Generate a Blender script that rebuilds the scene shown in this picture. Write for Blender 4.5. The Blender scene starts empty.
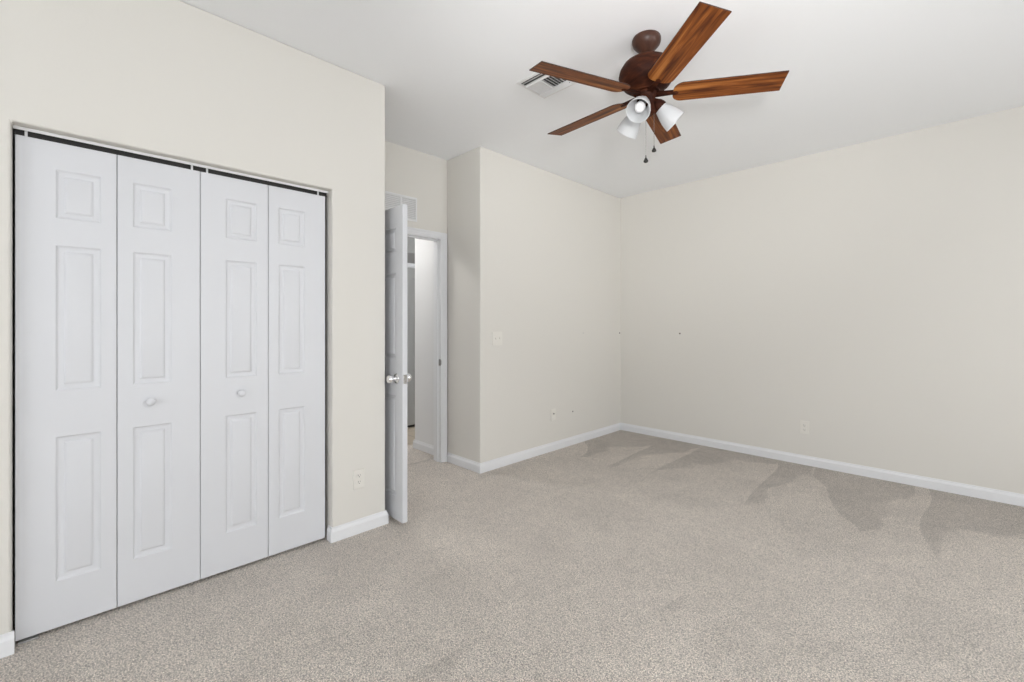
import bpy, bmesh, math
from mathutils import Vector, Matrix

C = bpy.context.scene
COL = C.collection
# ------------------------------------------------------------------ camera
F_PX, YAW, HORIZON, CAM_H = 445.31, 0.7879, 324.39, 1.25
cd = bpy.data.cameras.new('camera'); cam = bpy.data.objects.new('camera', cd); COL.objects.link(cam)
cd.sensor_width = 36.0; cd.lens = F_PX/1024*36.0
cd.shift_y = (HORIZON-341)/1024
cd.clip_start = 0.02
cam.location = (0, 0, CAM_H); cam.rotation_euler = (math.pi/2, 0, YAW)
C.camera = cam
# ------------------------------------------------------------------ world, light, exposure
H = 2.75                        # ceiling height
W = bpy.data.worlds.new('sky'); C.world = W; W.use_nodes = True
W.node_tree.nodes['Background'].inputs[0].default_value = (0.93, 0.965, 1.0, 1)
W.node_tree.nodes['Background'].inputs[1].default_value = 2.95
XR, YF = 2.40, -2.60            # right wall, wall behind the camera
RW = (0.80, 3.40, 0.45, 2.40)   # right window: y0, y1, z0, z1
RW2 = (-2.20, 0.20, 0.45, 2.40) # second window of the right wall, beside and behind the camera
FW = (-1.20, 1.40, 0.35, 2.40)  # window behind the camera: x0, x1, z0, z1
UP = math.radians(38)            # the sunlit ground outside sends its light upwards
P_R, P_R2, P_F, P_H, P_G = 36.0, 0.0, 6.0, 76.0, 178.0   # daylight through the three windows, added hall lamp
def daylight(name, loc, rot, sx, sy, power, color=(1.0, 0.99, 0.985)):
    l = bpy.data.lights.new(name, 'AREA'); l.shape = 'RECTANGLE'; l.size = sx; l.size_y = sy
    l.energy = power; l.color = color
    o = bpy.data.objects.new(name, l); COL.objects.link(o); o.location = loc; o.rotation_euler = rot
    return o
for w_, p_ in ((RW, P_R), (RW2, P_R2)):
    daylight('window_daylight', (XR+0.45, (w_[0]+w_[1])/2, (w_[2]+w_[3])/2-0.15), (0, math.pi/2+UP, 0), w_[3]-w_[2], w_[1]-w_[0], p_)
daylight('window_daylight', ((FW[0]+FW[1])/2, YF-0.45, (FW[2]+FW[3])/2-0.15), (math.pi/2+UP, 0, 0), FW[1]-FW[0], FW[3]-FW[2], P_F)
fl = bpy.data.lights.new('flash', 'SPOT'); fl.energy = P_G; fl.shadow_soft_size = 0.16   # the photographer's flash beside the camera, turned up to the ceiling
fl.spot_size = math.radians(70); fl.spot_blend = 1.0
fo = bpy.data.objects.new('flash', fl); COL.objects.link(fo); fo.location = (0.31, 0.15, 1.60)
fo.rotation_euler = (Vector((-1.60, 3.05, 3.05))-fo.location).to_track_quat('-Z', 'Y').to_euler()
C.view_settings.view_transform = 'Standard'; C.view_settings.look = 'None'
C.view_settings.gamma = 1.0; C.view_settings.use_curve_mapping = False
C.view_settings.exposure = 0.0

# ------------------------------------------------------------------ materials
def mat(name, color, rough=0.6, metal=0.0, spec=0.5, bump=None, coat=0.0):
    m = bpy.data.materials.new(name); m.use_nodes = True
    nt = m.node_tree; b = nt.nodes['Principled BSDF']
    b.inputs['Base Color'].default_value = (*color, 1); b.inputs['Roughness'].default_value = rough
    b.inputs['Metallic'].default_value = metal; b.inputs['Specular IOR Level'].default_value = spec
    b.inputs['Coat Weight'].default_value = coat
    if bump:
        sc, st, dist = bump
        tc = nt.nodes.new('ShaderNodeTexCoord'); n = nt.nodes.new('ShaderNodeTexNoise'); bp = nt.nodes.new('ShaderNodeBump')
        n.inputs['Scale'].default_value = sc; n.inputs['Detail'].default_value = 3
        bp.inputs['Strength'].default_value = st; bp.inputs['Distance'].default_value = dist
        nt.links.new(tc.outputs['Object'], n.inputs['Vector']); nt.links.new(n.outputs['Fac'], bp.inputs['Height'])
        nt.links.new(bp.outputs['Normal'], b.inputs['Normal'])
    return m
M_WALL = mat('cream_wall_paint', (0.755, 0.732, 0.684), 0.85, spec=0.2, bump=(90, 0.12, 0.002))
M_CEIL = mat('white_ceiling_paint', (0.92, 0.93, 0.943), 0.9, spec=0.15, bump=(60, 0.15, 0.002))
M_TRIM = mat('white_trim_paint', (0.82, 0.825, 0.84), 0.40)
M_DOOR = mat('white_door_paint', (0.705, 0.712, 0.737), 0.42, bump=(40, 0.05, 0.001))
M_HALL = mat('white_hall_paint', (0.80, 0.80, 0.80), 0.85, spec=0.2)
M_DIM = mat('darkened_hall_paint', (0.40, 0.40, 0.39), 0.7)  # colour darkened to dim the far hall wall and its door
M_PLATE = mat('cream_plastic', (0.80, 0.775, 0.72), 0.35)
M_SLOT = mat('dark_slot', (0.03, 0.03, 0.03), 0.6)
M_CHROME = mat('polished_chrome', (0.86, 0.86, 0.87), 0.10, 1.0)
M_STEEL = mat('dull_steel', (0.35, 0.34, 0.33), 0.35, 1.0)
M_BLACK = mat('black_pendant_and_gap_shade', (0.015, 0.013, 0.012), 0.6)
M_TRACK = mat('track_steel', (0.55, 0.55, 0.54), 0.4, 0.6)
M_DARK = mat('shaded_track_steel', (0.045, 0.042, 0.040), 0.5, 0.4)
M_DUCT = mat('duct_shade', (0.07, 0.07, 0.07), 0.8)
M_GREY = mat('grey_painted_metal', (0.30, 0.29, 0.28), 0.6)
M_BACK = mat('pale_grey_metal', (0.68, 0.68, 0.68), 0.6)
M_VENT = mat('white_enamelled_metal', (0.82, 0.82, 0.82), 0.45)
M_BRONZE = None

def carpet_material():
    m = bpy.data.materials.new('beige_cut_pile_carpet'); m.use_nodes = True
    nt = m.node_tree; N = nt.nodes; L = nt.links; b = N['Principled BSDF']
    b.inputs['Roughness'].default_value = 0.95; b.inputs['Specular IOR Level'].default_value = 0.1
    b.inputs['Sheen Weight'].default_value = 0.15
    tc = N.new('ShaderNodeTexCoord')
    def noise(scale, detail, rough=0.5, vec=None, dist=0.0):
        n = N.new('ShaderNodeTexNoise'); n.inputs['Scale'].default_value = scale; n.inputs['Detail'].default_value = detail
        n.inputs['Roughness'].default_value = rough; n.inputs['Distortion'].default_value = dist
        L.new(vec if vec else tc.outputs['Object'], n.inputs['Vector']); return n.outputs['Fac']
    def ramp(fac, a, c, v0=0.0, v1=1.0):
        r = N.new('ShaderNodeMapRange'); r.inputs['From Min'].default_value = a; r.inputs['From Max'].default_value = c
        r.inputs['To Min'].default_value = v0; r.inputs['To Max'].default_value = v1
        L.new(fac, r.inputs['Value']); return r.outputs['Result']
    def mth(op, a, c):
        n = N.new('ShaderNodeMath'); n.operation = op
        for i, v in enumerate((a, c)):
            if isinstance(v, (int, float)): n.inputs[i].default_value = v
            else: L.new(v, n.inputs[i])
        return n.outputs[0]
    # tufts
    v = N.new('ShaderNodeTexVoronoi'); v.inputs['Scale'].default_value = 220; L.new(tc.outputs['Object'], v.inputs['Vector'])
    tuft = ramp(v.outputs['Distance'], 0.15, 0.75, 1.0, 0.0)
    fine = ramp(noise(165, 2, 0.6), 0.33, 0.67)
    mid = ramp(noise(14, 3, 0.6), 0.3, 0.7)
    big = ramp(noise(2.2, 4, 0.6, dist=0.5), 0.35, 0.65)
    # vacuum strokes laid along the length of the room, by the far wall and the right wall
    sep = N.new('ShaderNodeSeparateXYZ'); L.new(tc.outputs['Object'], sep.inputs[0])
    mp = N.new('ShaderNodeMapping'); mp.inputs['Scale'].default_value = (1.5, 0.5, 1.0)
    L.new(tc.outputs['Object'], mp.inputs['Vector'])
    n1 = noise(1.0, 1.0, 0.4, mp.outputs['Vector']); n2 = noise(1.9, 2, 0.5)
    lane = mth('ADD', mth('ADD', mth('MULTIPLY', sep.outputs['X'], 1.9), mth('MULTIPLY', sep.outputs['Y'], 0.30)), mth('MULTIPLY', n1, 2.2))
    saw = mth('FRACT', lane, 0.0)
    reach = mth('ADD', ramp(sep.outputs['Y'], 3.30, 4.50, -0.10, 0.95), mth('MULTIPLY', mth('SUBTRACT', n2, 0.5), 1.1))
    mixs = ramp(mth('SUBTRACT', saw, reach), -0.05, 0.05)
    # brightness factor
    a = mth('MULTIPLY', ramp(tuft, 0, 1, 0.55, 1.20), ramp(fine, 0, 1, 0.66, 1.30))
    a = mth('MULTIPLY', a, ramp(mid, 0, 1, 0.95, 1.05))
    a = mth('MULTIPLY', a, ramp(big, 0, 1, 0.93, 1.06))
    a = mth('MULTIPLY', a, ramp(mixs, 0, 1, 0.84, 1.02))
    col = N.new('ShaderNodeVectorMath'); col.operation = 'SCALE'; col.inputs[0].default_value = CARPET
    L.new(a, col.inputs['Scale']); L.new(col.outputs[0], b.inputs['Base Color'])
    bp = N.new('ShaderNodeBump'); bp.inputs['Strength'].default_value = 0.7; bp.inputs['Distance'].default_value = 0.006
    L.new(mth('ADD', tuft, fine), bp.inputs['Height']); L.new(bp.outputs['Normal'], b.inputs['Normal'])
    return m
CARPET = (0.88, 0.800, 0.718)
M_CARPET = carpet_material()

def wood_material(name, dark, mid, light, rough=0.32, axis_scale=(1.6, 26, 26), coat=0.25, spec=0.3):
    m = bpy.data.materials.new(name); m.use_nodes = True
    nt = m.node_tree; N = nt.nodes; L = nt.links; b = N['Principled BSDF']
    b.inputs['Roughness'].default_value = rough; b.inputs['Coat Weight'].default_value = coat; b.inputs['Coat Roughness'].default_value = 0.25
    tc = N.new('ShaderNodeTexCoord'); mp = N.new('ShaderNodeMapping'); mp.inputs['Scale'].default_value = axis_scale
    n = N.new('ShaderNodeTexNoise'); n.inputs['Scale'].default_value = 1.0; n.inputs['Detail'].default_value = 5
    n.inputs['Roughness'].default_value = 0.62; n.inputs['Distortion'].default_value = 0.8
    r = N.new('ShaderNodeValToRGB'); e = r.color_ramp.elements
    e[0].position = 0.34; e[0].color = (*dark, 1); e[1].position = 0.68; e[1].color = (*light, 1)
    k = e.new(0.5); k.color = (*mid, 1)
    L.new(tc.outputs['Object'], mp.inputs['Vector']); L.new(mp.outputs['Vector'], n.inputs['Vector'])
    b.inputs['Specular IOR Level'].default_value = spec
    L.new(n.outputs['Fac'], r.inputs['Fac']); L.new(r.outputs['Color'], b.inputs['Base Color'])
    return m
M_BLADE = wood_material('walnut_stained_blade', (0.055, 0.012, 0.003), (0.225, 0.066, 0.013), (0.52, 0.205, 0.052), 0.50, coat=0.0, spec=0.2)
M_EDGE = mat('dark_blade_edge', (0.035, 0.012, 0.006), 0.5)
M_BODY = wood_material('dark_walnut_housing', (0.020, 0.0055, 0.003), (0.040, 0.011, 0.005), (0.085, 0.024, 0.009), 0.62, (9, 9, 30), 0.0, 0.12)
M_CANOPY = wood_material('brown_bronze', (0.040, 0.016, 0.010), (0.058, 0.024, 0.015), (0.08, 0.034, 0.021), 0.40, (12, 12, 12), 0.0)

def frosted():
    m = bpy.data.materials.new('frosted_white_glass'); m.use_nodes = True
    nt = m.node_tree; N = nt.nodes; L = nt.links; b = N['Principled BSDF']; out = N['Material Output']
    b.inputs['Base Color'].default_value = (0.80, 0.81, 0.82, 1); b.inputs['Roughness'].default_value = 0.22
    t = N.new('ShaderNodeBsdfTranslucent'); t.inputs['Color'].default_value = (0.82, 0.83, 0.84, 1)
    mx = N.new('ShaderNodeMixShader'); mx.inputs[0].default_value = 0.5
    L.new(b.outputs[0], mx.inputs[1]); L.new(t.outputs[0], mx.inputs[2]); L.new(mx.outputs[0], out.inputs['Surface'])
    return m
M_FROST = frosted()
M_BULB = mat('white_bulb_glass', (0.80, 0.80, 0.80), 0.3)

def tile_material():
    m = bpy.data.materials.new('beige_hall_tile'); m.use_nodes = True
    nt = m.node_tree; N = nt.nodes; L = nt.links; b = N['Principled BSDF']
    tc = N.new('ShaderNodeTexCoord'); br = N.new('ShaderNodeTexBrick')
    br.offset = 0; br.inputs['Scale'].default_value = 2.2; br.inputs['Brick Width'].default_value = 1; br.inputs['Row Height'].default_value = 1
    br.inputs['Mortar Size'].default_value = 0.012
    br.inputs['Color1'].default_value = (0.52, 0.44, 0.35, 1); br.inputs['Color2'].default_value = (0.48, 0.41, 0.32, 1)
    br.inputs['Mortar'].default_value = (0.30, 0.26, 0.22, 1)
    L.new(tc.outputs['Object'], br.inputs['Vector']); L.new(br.outputs['Color'], b.inputs['Base Color'])
    b.inputs['Roughness'].default_value = 0.4
    return m
M_TILE = tile_material()

# ------------------------------------------------------------------ mesh helpers
def new_bm(): return bmesh.new()
def add_box(bm, lo, hi):
    vs = [bm.verts.new((x, y, z)) for x in (lo[0], hi[0]) for y in (lo[1], hi[1]) for z in (lo[2], hi[2])]
    for q in ((0,1,3,2), (4,6,7,5), (0,4,5,1), (2,3,7,6), (0,2,6,4), (1,5,7,3)):
        bm.faces.new([vs[i] for i in q])
def add_prism(bm, pts, axis, a, b):
    """polygon pts in the plane across 'axis', extruded from a to b"""
    def P(p, t):
        if axis == 'x': return (t, p[0], p[1])
        if axis == 'y': return (p[0], t, p[1])
        return (p[0], p[1], t)
    A = [bm.verts.new(P(p, a)) for p in pts]; B = [bm.verts.new(P(p, b)) for p in pts]
    bm.faces.new(A); bm.faces.new(B[::-1])
    n = len(pts)
    for i in range(n): bm.faces.new((A[i], B[i], B[(i+1) % n], A[(i+1) % n]))
def add_lathe(bm, prof, mtx=None, seg=40, close=False):
    mtx = mtx or Matrix.Identity(4); rings = []
    for r, z in prof:
        if r < 1e-6: rings.append([bm.verts.new(mtx @ Vector((0, 0, z)))])
        else: rings.append([bm.verts.new(mtx @ Vector((r*math.cos(2*math.pi*k/seg), r*math.sin(2*math.pi*k/seg), z))) for k in range(seg)])
    pairs = list(zip(rings, rings[1:]))
    if close: pairs.append((rings[-1], rings[0]))
    for A, B in pairs:
        for k in range(seg):
            j = (k+1) % seg
            if len(A) == 1 and len(B) == 1: continue
            if len(A) == 1: bm.faces.new((A[0], B[k], B[j]))
            elif len(B) == 1: bm.faces.new((A[k], A[j], B[0]))
            else: bm.faces.new((A[k], A[j], B[j], B[k]))
def add_rod(bm, a, b, r, seg=12):
    a, b = Vector(a), Vector(b); d = b-a
    m = Matrix.Translation(a) @ d.to_track_quat('Z', 'Y').to_matrix().to_4x4()
    add_lathe(bm, [(0, 0), (r, 0), (r, d.length), (0, d.length)], m, seg)
def tag(o, label=None, cat=None, group=None, kind=None):
    if label: o['label'] = label
    if cat: o['category'] = cat
    if group: o['group'] = group
    if kind: o['kind'] = kind
    return o
def obj(name, bm, m, parent=None, bevel=0.0, smooth=False, seg=2, loc=None, rot=None):
    bmesh.ops.recalc_face_normals(bm, faces=bm.faces)
    me = bpy.data.meshes.new(name); bm.to_mesh(me); bm.free()
    me.materials.append(m)
    if smooth:
        for p in me.polygons: p.use_smooth = True
        me.set_sharp_from_angle(angle=math.radians(38))
    o = bpy.data.objects.new(name, me); COL.objects.link(o)
    if loc: o.location = loc
    if rot: o.rotation_euler = rot
    if parent: o.parent = parent
    if bevel:
        b = o.modifiers.new('bevel', 'BEVEL'); b.width = bevel; b.segments = seg; b.limit_method = 'ANGLE'; b.angle_limit = math.radians(40)
        b.harden_normals = True
        for p in me.polygons: p.use_smooth = True
        me.set_sharp_from_angle(angle=math.radians(38))
    return o
def empty(name, loc, rot=(0, 0, 0)):
    o = bpy.data.objects.new(name, None); COL.objects.link(o); o.location = loc; o.rotation_euler = rot
    o.empty_display_size = 0.1
    return o
def box(name, lo, hi, m, parent=None, bevel=0.0):
    bm = new_bm(); add_box(bm, lo, hi); return obj(name, bm, m, parent, bevel)
def struct(name, boxes, m, label, cat, bevel=0.0, seg=2):
    bm = new_bm()
    for lo, hi in boxes: add_box(bm, lo, hi)
    return tag(obj(name, bm, m, None, bevel, seg=seg), label, cat, kind='structure')

# ------------------------------------------------------------------ room shell
XA = -2.54           # face of the closet wall
YB = 1.408           # end of the closet wall
XD = -3.305          # face of the wall with the doorway
YC = 2.45            # face of the short wall beside the doorway
XS = -2.84           # face of the wall with the light switch
YE = 4.646           # face of the far wall
OY0, OY1, OZ = -0.156, 1.072, 2.024        # closet opening
DY0, DY1, DZ = 1.495, 2.384, 2.018         # doorway
T = 0.115
XH = -4.02           # where the hall carpet meets tile
XF = -4.74           # far wall of the hall

struct('floor', [((XH, YF-T, -0.10), (XR+T, YE+T, 0.0))], M_CARPET, 'beige cut pile carpet with vacuum strokes near the far wall', 'carpet')
struct('floor_hall', [((XF-T, YF-T, -0.10), (XH, YE+T, -0.004))], M_TILE, 'strip of beige tile floor seen through the doorway', 'tile floor')
struct('ceiling', [((XF-T, YF-T, H), (XR+T, YE+T, H+0.10))], M_CEIL, 'flat white painted ceiling above the room', 'ceiling')
def wall_hole(name, plane, t0, t1, u0, u1, holes, m, label, bevel=0.0):
    """wall slab with rectangular openings, as one solid"""
    bm = new_bm()
    if not isinstance(holes, list):
        h0, h1, z0, z1 = holes
        add_prism(bm, [(u0, 0), (h0, 0), (h0, z1), (h1, z1), (h1, 0), (u1, 0), (u1, H), (u0, H)], plane, t0, t1)
    else:
        us = sorted({u0, u1, *[v for h in holes for v in h[:2]]}); zs = sorted({0, H, *[v for h in holes for v in h[2:]]})
        def solid(i, j):
            if not (0 <= i < len(us)-1 and 0 <= j < len(zs)-1): return False
            cu, cz = (us[i]+us[i+1])/2, (zs[j]+zs[j+1])/2
            return not any(h[0] < cu < h[1] and h[2] < cz < h[3] for h in holes)
        cache = {}
        def V(t, i, j):
            if (t, i, j) not in cache:
                cache[t, i, j] = bm.verts.new((t, us[i], zs[j]) if plane == 'x' else (us[i], t, zs[j]))
            return cache[t, i, j]
        for i in range(len(us)-1):
            for j in range(len(zs)-1):
                if not solid(i, j): continue
                for t in (t0, t1): bm.faces.new((V(t, i, j), V(t, i+1, j), V(t, i+1, j+1), V(t, i, j+1)))
                for di, dj, a, b in ((-1, 0, (i, j), (i, j+1)), (1, 0, (i+1, j), (i+1, j+1)), (0, -1, (i, j), (i+1, j)), (0, 1, (i, j+1), (i+1, j+1))):
                    if not solid(i+di, j+dj): bm.faces.new((V(t0, *a), V(t0, *b), V(t1, *b), V(t1, *a)))
    return tag(obj(name, bm, m, None, bevel, seg=3), label, 'wall', kind='structure')
wall_hole('wall_left', 'x', XA-T, XA, YF-T, YB, (OY0, OY1, 0, OZ), M_WALL, 'cream wall around the white bifold closet doors', 0.009)
struct('wall_return', [((XD, YB-T, 0), (XA-T, YB, H))], M_WALL, 'short cream wall running back behind the open door', 'wall')
wall_hole('wall_doorway', 'x', XD-T, XD, YB-T, YC+T, (DY0-0.02, DY1+0.02, 0, DZ+0.02), M_WALL, 'cream wall around the doorway, with a grille above')
bm = new_bm(); add_prism(bm, [(XD, YC), (XS, YC), (XS, YE+T), (XS-T, YE+T), (XS-T, YC+T), (XD, YC+T)], 'z', 0, H)
tag(obj('wall_switch', bm, M_WALL, None, 0.009, seg=3), 'cream wall with the light switch, left of the far corner', 'wall', kind='structure')
struct('wall_back', [((XS, YE, 0), (XR+T, YE+T, H))], M_WALL, 'long cream wall to the right of the far corner', 'wall')
wall_hole('wall_right', 'x', XR, XR+T, YF, YE, [RW, RW2], M_WALL, 'cream wall with two windows at the right side of the room')
wall_hole('wall_front', 'y', YF-T, YF, XA, XR+T, [FW], M_WALL, 'cream wall with a window facing the far wall')
# closet interior
struct('wall_closet', [((-3.30, -0.45, 0), (-3.22, YB-T, H)), ((-3.22, -0.45, 0), (XA-T, -0.37, H))], M_HALL, 'inside walls of the closet behind the bifold doors', 'wall')
# hall beyond the doorway
struct('wall_hall', [((-3.90, 2.48, 0), (XD-T, 2.48+T, H))], M_HALL, 'white hall wall seen through the doorway', 'wall', 0.02, 4)
struct('wall_hall', [((-3.90, 2.48+T, 0), (-3.90+T, YE, H))], M_HALL, 'white hall wall running on past the hall corner', 'wall')
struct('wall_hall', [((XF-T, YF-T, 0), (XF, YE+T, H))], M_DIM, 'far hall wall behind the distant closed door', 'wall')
struct('wall_hall', [((XF, 0.55, 0), (-3.42, 0.65, H))], M_HALL, 'hall wall hidden at the near end of the hall', 'wall')

# ---------------------------------------------------------------- baseboards
BH, BT = 0.083, 0.013
PROF = [(0, 0), (BT, 0), (BT, BH*0.70), (BT*0.75, BH*0.80), (BT*0.45, BH*0.88), (BT*0.35, BH), (0, BH)]
def baseboard(name, p, q, n, label, mp=0, mq=0):
    """run from p to q along a wall, n = the unit normal into the room; mp, mq = 1 outside, -1 inside mitre"""
    bm = new_bm(); rings = []
    L_ = math.hypot(q[0]-p[0], q[1]-p[1]); t = ((q[0]-p[0])/L_, (q[1]-p[1])/L_)
    for e, sg in ((p, -mp), (q, mq)): rings.append([bm.verts.new((e[0]+n[0]*d+t[0]*d*sg, e[1]+n[1]*d+t[1]*d*sg, z+0.001)) for d, z in PROF])
    k = len(PROF)
    bm.faces.new(rings[0]); bm.faces.new(rings[1][::-1])
    for i in range(k): bm.faces.new((rings[0][i], rings[1][i], rings[1][(i+1) % k], rings[0][(i+1) % k]))
    return tag(obj(name, bm, M_TRIM), label, 'baseboard', kind='structure')
baseboard('baseboard_left', (XA, YF), (XA, OY0+0.009), (1, 0), 'white baseboard at the left edge, beside the first closet door', -1)
baseboard('baseboard_left', (XA, OY1), (XA, YB), (1, 0), 'short white baseboard under the outlet right of the closet', 1, 1)
baseboard('baseboard_jamb', (XA-0.045, OY1), (XA, OY1), (0, -1), 'end of the white baseboard turning into the closet opening', 0, 1)
baseboard('baseboard_return', (XA, YB), (XD+0.02, YB), (0, 1), 'white baseboard on the return behind the open door', 1, 0)
baseboard('baseboard_corner', (XD+0.018, YC), (XS, YC), (0, -1), 'short white baseboard between the doorway and the outside corner', 0, 1)
baseboard('baseboard_switch', (XS, YC), (XS, YE), (1, 0), 'white baseboard below the light switch wall', 1, -1)
baseboard('baseboard_back', (XS, YE), (XR, YE), (0, -1), 'long white baseboard along the right hand far wall', -1, -1)
baseboard('baseboard_right', (XR, YF), (XR, YE), (-1, 0), 'white baseboard below the windows at the right', -1, -1)
baseboard('baseboard_front', (XA, YF), (XR, YF), (0, 1), 'white baseboard below the window facing the far wall', -1, -1)
baseboard('baseboard_hall', (-3.90, 2.48), (XD-T, 2.48), (0, -1), 'white baseboard of the hall wall seen through the doorway')

# ---------------------------------------------------------------- door leaves with raised panels
RINGS = [(0.0, 0.0), (0.006, 0.0060), (0.012, 0.0078), (0.023, 0.0078), (0.030, 0.0022), (0.035, 0.0012)]
def leaf_bm(w, h, t, cols, rows, back=True):
    """slab: x 0..w, z 0..h, front at y=0 (facing -y); cols and rows are panel spans"""
    bm = new_bm()
    xs = sorted({0, w, *[c for s in cols for c in s]}); zs = sorted({0, h, *[c for s in rows for c in s]})
    for y0, sg in ((0.0, 1), (t, -1)):
        g = {(x, z): bm.verts.new((x, y0, z)) for x in xs for z in zs}
        for i in range(len(xs)-1):
            for j in range(len(zs)-1):
                x0, x1, z0, z1 = xs[i], xs[i+1], zs[j], zs[j+1]
                cs = [g[x0, z0], g[x1, z0], g[x1, z1], g[x0, z1]]
                if (x0, x1) in cols and (z0, z1) in rows and (back or sg == 1):
                    prev = cs
                    for ins, dep in RINGS[1:]:
                        cur = [bm.verts.new((x0+ins, y0+sg*dep, z0+ins)), bm.verts.new((x1-ins, y0+sg*dep, z0+ins)),
                               bm.verts.new((x1-ins, y0+sg*dep, z1-ins)), bm.verts.new((x0+ins, y0+sg*dep, z1-ins))]
                        for k in range(4): bm.faces.new((prev[k], prev[(k+1) % 4], cur[(k+1) % 4], cur[k]))
                        prev = cur
                    bm.faces.new(prev)
                else: bm.faces.new(cs)
        if y0 == 0.0: g0 = g
    for i in range(len(xs)-1):
        for z in (0, h): bm.faces.new((g0[xs[i], z], g0[xs[i+1], z], g[xs[i+1], z], g[xs[i], z]))
    for j in range(len(zs)-1):
        for x in (0, w): bm.faces.new((g0[x, zs[j]], g0[x, zs[j+1]], g[x, zs[j+1]], g[x, zs[j]]))
    return bm
ROWS = [(0.205, 0.792), (0.981, 1.572), (1.683, 1.880)]
PX = -2.59           # front plane of the bifold panels
Z0 = 0.016
def bifold(name, y0, spans, knob_at, label):
    root = empty(name, (PX, y0, Z0)); tag(root, label, 'closet door', kind='structure')
    for (a, b, c0, c1) in spans:
        rows = [(r0-Z0, r1-Z0) for r0, r1 in ROWS]
        bm = leaf_bm(b-a, 1.990-Z0, 0.030, [(c0-a, c1-a)], rows)
        # local x -> world y, local -y -> world +x
        p = obj('door_panel', bm, M_DOOR, root, 0.0016, loc=(0, a-y0, 0), rot=(0, 0, math.pi/2))
        for hz in (): pass
        if a < knob_at < b:
            kb = new_bm(); m = Matrix.Translation((knob_at-a, 0, 0.902-Z0)) @ Matrix.Rotation(math.pi/2, 4, 'X')
            add_lathe(kb, [(0, 0), (0.011, 0), (0.009, 0.008), (0.010, 0.014), (0.0165, 0.019), (0.0175, 0.025), (0.014, 0.030), (0.006, 0.0325), (0, 0.033)], m, 28)
            obj('door_knob', kb, M_DOOR, p, smooth=True)
    return root
bifold('door_1', -0.1485, [(-0.1485, 0.1475, -0.038, 0.097), (0.150, 0.449, 0.202, 0.339)], 0.262, 'left white bifold closet door, nearest the left edge')
bifold('door_2', 0.4515, [(0.4515, 0.7495, 0.556, 0.696), (0.752, 1.051, 0.802, 0.938)], 0.622, 'right white bifold closet door, beside the wall outlet')
# overhead track of the bifold doors
tr = empty('trim_1', (PX-0.015, 0.45, 2.0)); tag(tr, 'metal track with door pins above the bifold closet doors', 'door track', kind='structure')
bm = new_bm(); x0, x1 = -0.012, 0.016
add_box(bm, (x0, OY0-0.448, 0.0205), (x1-0.002, OY1-0.452, 0.0235)); add_box(bm, (x0, OY0-0.448, -0.004), (x0+0.002, OY1-0.452, 0.0205))
obj('track', bm, M_DARK, tr)  # channel coloured dark for the shade in the gap above the doors
bm = new_bm(); add_box(bm, (x1-0.002, OY0-0.448, 0.0115), (x1, OY1-0.452, 0.0235)); obj('track_lip', bm, M_VENT, tr)
for y in (-0.120, 0.419, 0.480, 1.015):
    bm = new_bm(); add_rod(bm, (0.003, y-0.45, -0.012), (0.003, y-0.45, 0.020), 0.0045); obj('pivot_pin', bm, M_VENT, tr)
bm = new_bm(); add_box(bm, (-0.030, -0.59, -1.999), (0.020, -0.535, -1.992)); add_box(bm, (-0.030, -0.602, -1.999), (0.02, -0.598, -1.965)); obj('floor_bracket', bm, M_TRACK, tr, 0.0005)

# ---------------------------------------------------------------- the open room door
LY = 1.462; LX1 = -2.428; LW = 0.850; LT = 0.035
root = empty('door_3', (XD+0.012, LY, 0.018)); tag(root, 'white six panel door standing open edge on, with chrome knobs', 'door', kind='structure')
w = LX1-(XD+0.012)
cols = [(w-0.07-0.305, w-0.075), (0.10, w-0.075-0.305-0.11)]; cols = [(0.105, 0.105+0.285), (w-0.080-0.285, w-0.080)]
ROWS3 = [(0.165, 0.800), (1.035, 1.575), (1.705, 1.860)]
leaf = obj('door_leaf', leaf_bm(w, 1.977, LT, cols, [(a-0.018, b-0.018) for a, b in ROWS3]), M_DOOR, root, 0.002)
KX = w-0.070; KZ = 0.909-0.018
for sgn, y0 in ((-1, 0.0), (1, LT)):
    m = Matrix.Translation((KX, y0, KZ)) @ Matrix.Rotation(math.pi/2*(-sgn), 4, 'X')
    bm = new_bm(); add_lathe(bm, [(0, 0), (0.032, 0), (0.032, 0.003), (0.028, 0.007), (0.014, 0.010), (0.011, 0.018), (0.011, 0.026), (0, 0.026)], m, 32); ro = obj('rosette', bm, M_CHROME, root, smooth=True)
    bm = new_bm(); add_lathe(bm, [(0, 0.024), (0.012, 0.024), (0.022, 0.031), (0.0275, 0.042), (0.027, 0.052), (0.021, 0.061), (0.010, 0.065), (0, 0.066)], m, 32); obj('door_knob', bm, M_CHROME, ro, smooth=True)
bm = new_bm(); add_box(bm, (w-0.0005, LT/2-0.012, KZ-0.028), (w+0.0012, LT/2+0.012, KZ+0.028)); add_box(bm, (w, LT/2-0.006, KZ-0.008), (w+0.009, LT/2+0.005, KZ+0.008)); obj('latch', bm, M_CHROME, root, 0.0005)
for z in (0.20, 1.0, 1.80):
    bm = new_bm(); add_rod(bm, (-0.004, LT+0.006, z-0.045), (-0.004, LT+0.006, z+0.045), 0.006); add_box(bm, (-0.0015, 0.006, z-0.045), (0.0005, LT+0.006, z+0.045)); obj('hinge', bm, M_STEEL, root)

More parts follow.
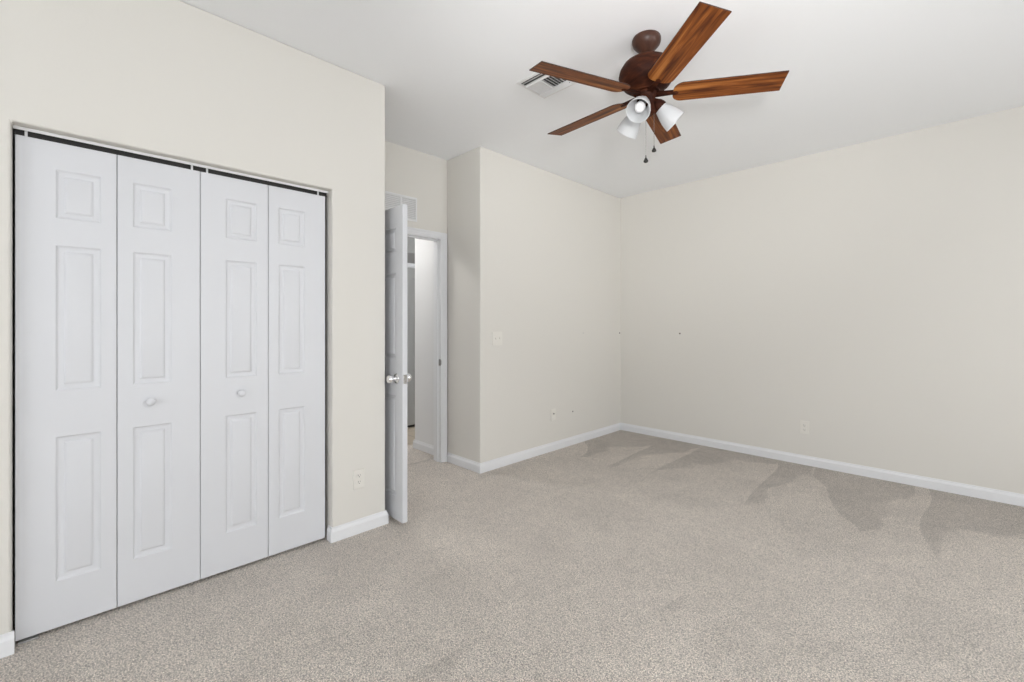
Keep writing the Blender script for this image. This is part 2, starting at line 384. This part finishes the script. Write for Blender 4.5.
# door frame: jambs, stops and casing of the doorway
root = empty('trim_2', (XD, (DY0+DY1)/2, 0.001)); tag(root, 'white casing and jamb around the bedroom doorway', 'door frame', kind='structure')
def W2(lo, hi):   # world box into the frame's own space
    o = root.location; return tuple(a-b for a, b in zip(lo, o)), tuple(a-b for a, b in zip(hi, o))
def part(name, boxes, m, bevel=0.0):
    bm = new_bm()
    for lo, hi in boxes: a, b = W2(lo, hi); add_box(bm, a, b)
    return obj(name, bm, m, root, bevel)
jx0, jx1 = XD-T-0.002, XD+0.002
part('jamb', [((jx0, DY1, 0.001), (jx1, DY1+0.018, DZ+0.018)), ((jx0, DY0-0.018, 0.001), (jx1, DY0, DZ+0.018)), ((jx0, DY0, DZ), (jx1, DY1, DZ+0.018))], M_TRIM)
part('door_stop', [((XD-0.075, DY1-0.011, 0.001), (XD-0.040, DY1, DZ)), ((XD-0.075, DY0, 0.001), (XD-0.040, DY0+0.011, DZ)), ((XD-0.075, DY0, DZ-0.011), (XD-0.040, DY1, DZ))], M_TRIM, 0.002)
def casing(x, sg, y0, y1):
    # stepped moulding: thin inner lip, thicker outer band
    wv = 0.051; r = 0.008
    def rect(y_in0, y_in1, z_in, wi, wo, d0, d1):
        xa, xb = (x+sg*d0, x+sg*d1) if sg > 0 else (x+sg*d1, x+sg*d0)
        return [((xa, y_in1+wi, 0.001), (xb, y_in1+wo, z_in+wo)), ((xa, y_in0-wo, 0.001), (xb, y_in0-wi, z_in+wo)), ((xa, y_in0-wi, z_in+wi), (xb, y_in1+wi, z_in+wo))]
    return rect(y0-r, y1+r, DZ+r, 0, wv, 0, 0.009)+rect(y0-r, y1+r, DZ+r, 0.014, wv, 0.009, 0.013)+rect(y0-r, y1+r, DZ+r, 0.032, wv-0.002, 0.013, 0.017)
part('casing', casing(XD, 1, DY0, DY1), M_TRIM, 0.0018)
part('casing', casing(XD-T, -1, DY0, DY1), M_TRIM, 0.0018)
part('strike_plate', [((XD-0.034, DY1-0.0015, 0.876), (XD-0.004, DY1+0.001, 0.934)), ((XD-0.006, DY1-0.003, 0.885), (XD+0.004, DY1+0.001, 0.925))], M_STEEL, 0.0004)

# ---------------------------------------------------------------- hall door and far return
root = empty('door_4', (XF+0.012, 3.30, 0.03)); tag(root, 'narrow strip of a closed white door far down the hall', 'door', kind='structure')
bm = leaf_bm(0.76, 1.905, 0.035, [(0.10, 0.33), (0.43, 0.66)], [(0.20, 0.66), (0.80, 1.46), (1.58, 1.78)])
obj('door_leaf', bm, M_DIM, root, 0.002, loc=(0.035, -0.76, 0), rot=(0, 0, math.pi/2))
root = empty('trim_3', (XF, 2.92, 0.001)); tag(root, 'white casing of the door far down the hall', 'door frame', kind='structure')
part('casing', [((XF, 2.47, 0.001), (XF+0.018, 2.53, 1.995)), ((XF, 3.31, 0.001), (XF+0.018, 3.37, 1.995)), ((XF, 2.53, 1.94), (XF+0.018, 3.31, 1.995))], M_TRIM, 0.003)
bm = new_bm(); add_box(bm, (XF+0.001, 2.55, 0.003), (XF+0.030, 3.29, 0.027)); tag(obj('trim_4', bm, M_BLACK), 'black strip standing in for the shaded gap under the far hall door', 'gap shade', kind='structure')  # black strip put in for the shade of the gap under the door

g = empty('hall_vent', (XF, 2.86, 2.065)); tag(g, 'small grey vent above the far hall door, seen past the open door', 'vent')
bm = new_bm(); add_box(bm, (0, -0.20, -0.060), (0.006, 0.20, 0.060)); obj('frame', bm, M_GREY, g, 0.001)
for k in range(7):
    bm = new_bm(); z = -0.045+k*0.015; add_prism(bm, [(0.0061, z+0.005), (0.0070, z+0.0055), (0.0110, z-0.0030), (0.0100, z-0.0035)], 'y', -0.185, 0.185); obj('slat', bm, M_GREY, g)
# ---------------------------------------------------------------- windows (beside and behind the camera)
def window(name, plane, t, hole, label):
    u0, u1, z0, z1 = hole
    cen = (t, (u0+u1)/2, z0) if plane == 'x' else ((u0+u1)/2, t, z0)
    root = empty(name, cen); tag(root, label, 'window', kind='structure')
    def bx(us, ue, zs, ze, d0, d1):
        lo = (d0, us-(u0+u1)/2, zs-z0) if plane == 'x' else (us-(u0+u1)/2, d0, zs-z0)
        hi = (d1, ue-(u0+u1)/2, ze-z0) if plane == 'x' else (ue-(u0+u1)/2, d1, ze-z0)
        return lo, hi
    s = 1 if plane == 'x' else -1
    D = sorted((0.05*s, 0.10*s))
    bm = new_bm(); f = 0.045
    for b in (bx(u0, u0+f, z0, z1, *D), bx(u1-f, u1, z0, z1, *D), bx(u0+f, u1-f, z0, z0+f, *D), bx(u0+f, u1-f, z1-f, z1, *D)): add_box(bm, *b)
    obj('window_frame', bm, M_TRIM, root, 0.002)
    bm = new_bm(); zm = (z0+z1)/2
    add_box(bm, *bx(u0+f, u1-f, zm-0.02, zm+0.02, *D)); add_box(bm, *bx((u0+u1)/2-0.02, (u0+u1)/2+0.02, z0+f, zm-0.02, *D)); add_box(bm, *bx((u0+u1)/2-0.02, (u0+u1)/2+0.02, zm+0.02, z1-f, *D))
    obj('sash_bar', bm, M_TRIM, root, 0.002)
    S = sorted((-0.03*s, 0.05*s))
    bm = new_bm(); add_box(bm, *bx(u0-0.03, u1+0.03, z0-0.02, z0, *sorted((-0.03*s, -0.0005*s)))); add_box(bm, *bx(u0+0.001, u1-0.001, z0, z0+0.002, *sorted((-0.03*s, 0.05*s)))); obj('window_sill', bm, M_TRIM, root, 0.001)
window('window_1', 'x', XR, RW, 'large white framed window on the right hand wall')
window('window_2', 'x', XR, RW2, 'white framed window on the right hand wall beside the camera')
window('window_3', 'y', YF, FW, 'large white framed window facing the far wall')

# ---------------------------------------------------------------- wall plates
def plate_root(name, x, y, z, facing, label, cat, group=None):
    """facing: '+x' or '-y'; local x runs along the wall, local -y comes out of it"""
    rz = math.pi/2 if facing == '+x' else 0.0
    r = empty(name, (x, y, z), (0, 0, rz)); tag(r, label, cat, group); return r
def plate(root, w, h, m=None):
    bm = new_bm(); add_box(bm, (-w/2, -0.006, -h/2), (w/2, 0.0, h/2)); return obj('cover_plate', bm, m or M_PLATE, root, 0.003, seg=3)
def outlet(x, y, z, facing, label):
    r = plate_root('electrical_outlet', x, y, z, facing, label, 'outlet'); plate(r, 0.070, 0.116)
    for dz in (0.0195, -0.0195):
        bm = new_bm(); n = 24
        pts = [(max(-0.0165, min(0.0165, 0.0175*math.cos(2*math.pi*k/n))), dz+max(-0.0135, min(0.0135, 0.0175*math.sin(2*math.pi*k/n)))) for k in range(n)]
        add_prism(bm, pts, 'y', -0.0085, -0.005); s = obj('socket', bm, M_PLATE, r)
        bm = new_bm(); add_box(bm, (-0.0075, -0.0089, dz-0.001), (-0.0052, -0.0083, dz+0.008)); add_box(bm, (0.0052, -0.0089, dz), (0.0072, -0.0083, dz+0.007))
        add_lathe(bm, [(0, 0), (0.0026, 0), (0.0026, 0.0006), (0, 0.0006)], Matrix.Translation((0, -0.0083, dz-0.007)) @ Matrix.Rotation(math.pi/2, 4, 'X'), 12); obj('slot', bm, M_SLOT, s)
    bm = new_bm(); add_lathe(bm, [(0, 0), (0.003, 0), (0.002, 0.0012), (0, 0.0014)], Matrix.Translation((0, -0.006, 0)) @ Matrix.Rotation(math.pi/2, 4, 'X'), 12); obj('screw', bm, M_PLATE, r)
outlet(XA, 1.231, 0.326, '+x', 'cream duplex outlet on the narrow wall right of the closet')
outlet(-0.973, YE, 0.332, '-y', 'cream duplex outlet low on the long right hand wall')
r = plate_root('light_switch', XS, 2.642, 1.127, '+x', 'cream two gang light switch on the wall past the outside corner', 'light switch'); plate(r, 0.116, 0.118)
for dx in (-0.023, 0.023):
    bm = new_bm(); add_box(bm, (dx-0.0052, -0.0075, -0.012), (dx+0.0052, -0.006, 0.012))
    b2 = obj('switch_bezel', bm, M_PLATE, r, 0.0005)
    bm = new_bm(); add_prism(bm, [(-0.007, -0.009), (-0.007, 0.009), (-0.0175, 0.009), (-0.0155, 0.003)], 'x', dx-0.0038, dx+0.0038); obj('toggle', bm, M_PLATE, r, 0.0006)
r = plate_root('cable_plate', XS, 3.399, 0.355, '+x', 'small cream cable plate low on the light switch wall', 'wall plate'); plate(r, 0.070, 0.116)
bm = new_bm(); add_lathe(bm, [(0, 0), (0.0075, 0), (0.0075, 0.003), (0.0048, 0.003), (0.0048, 0.013), (0, 0.013)], Matrix.Translation((0, -0.006, 0.012)) @ Matrix.Rotation(math.pi/2, 4, 'X'), 20); obj('coax_jack', bm, M_STEEL, r, smooth=True)

# nails and anchors left in the walls
def nail(x, y, z, n, label, rr=0.006, m=None):
    bm = new_bm(); d = Vector(n); q = d.to_track_quat('Z', 'Y').to_matrix().to_4x4()
    add_lathe(bm, [(0, 0), (rr*0.6, 0), (rr*0.6, 0.002), (rr, 0.003), (rr, 0.0045), (rr*0.4, 0.0055), (0, 0.0057)], q, 14)
    tag(obj('nail', bm, m or M_STEEL, None, smooth=True, loc=(x, y, z)), label, 'nail')
nail(XS, 3.714, 0.345, (1, 0, 0), 'dark nail head low on the switch wall, right of the cable plate', 0.007, M_SLOT)
nail(XS, 3.897, 1.158, (1, 0, 0), 'small nail at mid height on the switch wall', 0.006, M_TRACK)
nail(XS, 4.618, 1.148, (1, 0, 0), 'small nail at mid height beside the far corner', 0.008, M_CANOPY)
nail(-2.115, YE, 1.152, (0, -1, 0), 'small nail at mid height on the long right hand wall', 0.008, M_CANOPY)

# ---------------------------------------------------------------- grille above the doorway
g = empty('return_grille', (XD, 1.975, 2.133)); tag(g, 'white louvred return air grille on the wall above the doorway', 'vent')
y0, y1, z0, z1 = -0.26, 0.153, 0.0, 0.205
bm = new_bm(); fw = 0.014
for lo, hi in (((0, y0, z0), (0.007, y1, z0+fw)), ((0, y0, z1-fw), (0.007, y1, z1)), ((0, y0, z0+fw), (0.007, y0+fw, z1-fw)), ((0, y1-fw, z0+fw), (0.007, y1, z1-fw))): add_box(bm, lo, hi)
obj('frame', bm, M_VENT, g, 0.001)
bm = new_bm(); add_box(bm, (0, -0.008, z0+fw), (0.007, 0.006, z1-fw)); obj('centre_bar', bm, M_VENT, g)
bm = new_bm(); add_box(bm, (0.0002, y0+fw, z0+fw), (0.0008, y1-fw, z1-fw)); obj('backing', bm, M_BACK, g)
bm = new_bm(); k = 12
for i in range(k):
    z = z0+fw+0.004+(z1-z0-2*fw-0.008)*i/(k-1)
    for a, b in ((y0+fw, -0.008), (0.006, y1-fw)):
        add_prism(bm, [(0.0012, z+0.0045), (0.0022, z+0.0050), (0.0066, z-0.0040), (0.0056, z-0.0045)], 'y', a, b)
obj('louvres', bm, M_VENT, g)

# ---------------------------------------------------------------- ceiling register
VX0, VX1, VY0, VY1 = -1.945, -1.675, 1.968, 2.238
g = empty('ceiling_vent', ((VX0+VX1)/2, (VY0+VY1)/2, H)); tag(g, 'square white louvred air register on the ceiling behind a fan blade', 'vent')
s = (VX1-VX0)/2; bm = new_bm(); fw = 0.020
def flange(bm, o, i, zt, zb):
    A = [(-o, -o), (o, -o), (o, o), (-o, o)]; B = [(-i, -i), (i, -i), (i, i), (-i, i)]
    ra = [bm.verts.new((x, y, zt)) for x, y in A]; rb = [bm.verts.new((x*0.985, y*0.985, zb)) for x, y in A]
    rc = [bm.verts.new((x, y, zb-0.003)) for x, y in B]; rd = [bm.verts.new((x, y, zt)) for x, y in B]
    for P_, Q_ in ((ra, rb), (rb, rc), (rc, rd), (rd, ra)):
        for k in range(4): bm.faces.new((P_[k], P_[(k+1) % 4], Q_[(k+1) % 4], Q_[k]))
flange(bm, s, s-fw, 0.0, -0.003); obj('frame', bm, M_VENT, g)
bm = new_bm(); i = s-fw; add_box(bm, (-i, -i, -0.0012), (i, i, -0.0004)); obj('duct_shade_sheet', bm, M_DUCT, g)  # dark sheet on the ceiling stands in for the shade inside the duct
def slat(bm, c, half, tilt, along, wv=0.020):
    """thin slanted blade; along='x' or 'y'"""
    dz = 0.011; dx = wv/2*tilt
    pts = [(c-dx, -0.0015), (c-dx+0.0016, -0.0015), (c+dx+0.0016, -0.0015-dz), (c+dx, -0.0015-dz)]
    if along == 'x': add_prism(bm, pts, 'x', half[0], half[1])
    else: add_prism(bm, pts, 'y', half[0], half[1])
for c, t in ((-i+0.012, -1.0), (-i+0.036, -1.0), (i-0.013, 0.35), (i-0.036, 0.35)):
    bm = new_bm(); slat(bm, c, (-i, i), t, 'x', 0.024); obj('slat', bm, M_VENT, g)
ci = i-0.052
for side in (-1, 1):
    for k in range(5):
        c = side*(0.015+k*0.021)
        bm = new_bm(); slat(bm, c, (-ci, ci), side*0.55, 'y', 0.015); obj('slat', bm, M_VENT, g)
bm = new_bm(); add_box(bm, (-i, -ci-0.003, -0.014), (i, -ci, -0.001)); add_box(bm, (-i, ci, -0.014), (i, ci+0.003, -0.001)); add_box(bm, (-0.003, -ci, -0.014), (0.003, ci, -0.001)); obj('divider', bm, M_VENT, g)

# ---------------------------------------------------------------- ceiling fan
FX, FY, BZ = -1.158, 2.147, 2.450
fan = empty('ceiling_fan', (FX, FY, H)); tag(fan, 'five blade brown wood ceiling fan with three frosted glass lights', 'ceiling fan')
def fz(z): return z-H
def lathe_part(name, prof, m, parent=fan, mtx=None, seg=48):
    bm = new_bm(); add_lathe(bm, prof, mtx, seg); return obj(name, bm, m, parent, smooth=True)
def rel(prof): return [(r, fz(z)) for r, z in prof]
lathe_part('canopy', rel([(0, 2.7495), (0.070, 2.7495), (0.073, 2.742), (0.073, 2.730), (0.068, 2.714), (0.056, 2.700), (0.042, 2.686), (0.029, 2.675), (0.020, 2.666), (0, 2.666)]), M_CANOPY)
lathe_part('downrod', rel([(0, 2.676), (0.013, 2.676), (0.013, 2.645), (0, 2.645)]), M_CANOPY, seg=24)
lathe_part('motor_housing', rel([(0, 2.652), (0.020, 2.652), (0.045, 2.645), (0.085, 2.632), (0.118, 2.610), (0.136, 2.582), (0.142, 2.555), (0.137, 2.530), (0.118, 2.502), (0.090, 2.482), (0.072, 2.474), (0.066, 2.468), (0.066, 2.462), (0, 2.462)]), M_BODY)
lathe_part('light_kit', rel([(0, 2.466), (0.050, 2.466), (0.052, 2.452), (0.046, 2.440), (0.042, 2.425), (0.042, 2.385), (0.046, 2.372), (0.044, 2.358), (0.030, 2.346), (0.010, 2.341), (0, 2.340)]), M_BODY)
# blades
R0, R1, BW, BT_ = 0.132, 0.653, 0.132, 0.0055
PITCH, PHASE = -0.2144, -0.6821
def blade_outline():
    h = BW/2; pts = []; rc = 0.048
    for k in range(9):
        a = math.pi+math.pi/2*k/8; pts.append((R0+rc+rc*math.cos(a), -h+rc+rc*math.sin(a)))
    pts += [(R1, -h), (R1, h)]
    for k in range(9):
        a = math.pi/2+math.pi/2*k/8; pts.append((R0+rc+rc*math.cos(a), h-rc+rc*math.sin(a)))
    return pts
bm = new_bm(); add_prism(bm, blade_outline(), 'z', 0, BT_)
blade0 = obj('blade', bm, M_BLADE, fan, 0.0012, loc=(0, 0, fz(BZ)), rot=(PITCH, 0, PHASE))
blade0.data.materials.append(M_EDGE)
for p_ in blade0.data.polygons:
    if abs(p_.normal.z) < 0.5: p_.material_index = 1
bm = new_bm()
add_prism(bm, [(0.045, -0.016), (0.100, -0.011), (0.135, -0.010), (0.165, -0.030), (0.205, -0.038), (0.222, -0.028), (0.212, -0.012), (0.240, 0), (0.212, 0.012), (0.222, 0.028), (0.205, 0.038), (0.165, 0.030), (0.135, 0.010), (0.100, 0.011), (0.045, 0.016)], 'z', BT_, BT_+0.005)
iron0 = obj('blade_iron', bm, M_BODY, blade0, 0.001)
bm = new_bm(); add_prism(bm, [(0.040, -0.017), (0.128, -0.010), (0.150, -0.012), (0.160, 0), (0.150, 0.012), (0.128, 0.010), (0.040, 0.017)], 'z', -0.0045, -0.0002)
arm0 = obj('blade_arm', bm, M_BODY, blade0, 0.001)
for k in range(1, 5):
    b = blade0.copy(); COL.objects.link(b); b.parent = fan; b.rotation_euler = (PITCH, 0, PHASE+k*2*math.pi/5)
    for s_ in (iron0, arm0):
        c = s_.copy(); COL.objects.link(c); c.parent = b
# lights
for deg in (-77, 43, 163):
    th = math.radians(deg); tilt = math.radians(46)
    d = Vector((math.cos(th)*math.sin(tilt), math.sin(th)*math.sin(tilt), -math.cos(tilt)))
    start = Vector((math.cos(th)*0.030, math.sin(th)*0.030, fz(2.425)))
    mtx = Matrix.Translation(start) @ d.to_track_quat('Z', 'Y').to_matrix().to_4x4()
    lathe_part('lamp_holder', [(0, 0), (0.014, 0), (0.020, 0.012), (0.031, 0.030), (0.036, 0.050), (0.036, 0.062), (0.033, 0.062), (0.030, 0.050), (0.0, 0.046)], M_BODY, fan, mtx, 36)
    prof = [(0.033, 0.058), (0.034, 0.066), (0.038, 0.078), (0.046, 0.100), (0.053, 0.124), (0.0575, 0.150), (0.0595, 0.168)]
    inner = [(r-0.0028, z) for r, z in reversed(prof)]
    lathe_part('lamp_shade', prof+inner+[prof[0]], M_FROST, fan, mtx, 48)
    so = lathe_part('bulb_socket', [(0, 0.046), (0.019, 0.046), (0.019, 0.078), (0.0, 0.078)], M_STEEL, fan, mtx, 24)
    lathe_part('light_bulb', [(0, 0.078), (0.012, 0.078), (0.014, 0.086), (0.023, 0.102), (0.027, 0.118), (0.024, 0.134), (0.014, 0.144), (0, 0.147)], M_BULB, so, mtx, 28)
# pull chains
Rv = Vector((math.cos(YAW), math.sin(YAW), 0)); Fv = Vector((-math.sin(YAW), math.cos(YAW), 0))
for lat, dep, zb, ln in ((-0.014, -0.036, 2.084, 0.036), (0.0435, 0.012, 2.158, 0.031)):
    p = Rv*lat+Fv*dep
    bm = new_bm(); z = fz(2.372); zend = fz(zb+ln)
    add_rod(bm, (p.x, p.y, z), (p.x, p.y, zend), 0.0009, 8)
    nb = int((z-zend)/0.0055)
    for k in range(nb):
        zz = z-(k+0.5)*0.0055
        add_lathe(bm, [(0, -0.0017), (0.0014, -0.0009), (0.0014, 0.0009), (0, 0.0017)], Matrix.Translation((p.x, p.y, zz)), 6)
    ch = obj('pull_chain', bm, M_STEEL, fan)
    bm = new_bm(); add_lathe(bm, [(0, ln+0.004), (0.0022, ln+0.003), (0.003, ln*0.75), (0.008, ln*0.50), (0.0118, ln*0.27), (0.0105, ln*0.1), (0.005, 0.001), (0, 0)], Matrix.Translation((p.x, p.y, fz(zb))), 20)
    obj('pendant', bm, M_BLACK, ch, smooth=True)
nail(-1.62, 2.06, H, (0, 0, -1), 'tiny grey screw head on the ceiling between vent and fan', 0.005, M_TRACK)

# ---------------------------------------------------------------- unseen hall lamp, added to brighten the hall beyond the doorway
root = empty('hall_fill_light', (-4.35, 1.78, H)); tag(root, 'unseen round fill lamp added on the hall ceiling beyond the doorway', 'ceiling light')
bm = new_bm(); add_lathe(bm, [(0, -0.0005), (0.16, -0.0005), (0.165, -0.02), (0.15, -0.025), (0, -0.025)]); obj('base', bm, M_VENT, root, smooth=True)
M_GLOW = bpy.data.materials.new('fill_lamp_glow'); M_GLOW.use_nodes = True
bs = M_GLOW.node_tree.nodes['Principled BSDF']; bs.inputs['Base Color'].default_value = (0.9, 0.9, 0.9, 1)
bs.inputs['Emission Color'].default_value = (1.0, 0.985, 0.97, 1); bs.inputs['Emission Strength'].default_value = P_H
bm = new_bm(); add_lathe(bm, [(0.145, -0.026), (0.14, -0.05), (0.11, -0.08), (0.06, -0.098), (0, -0.104)]); obj('fill_lamp_bowl', bm, M_GLOW, root, smooth=True)
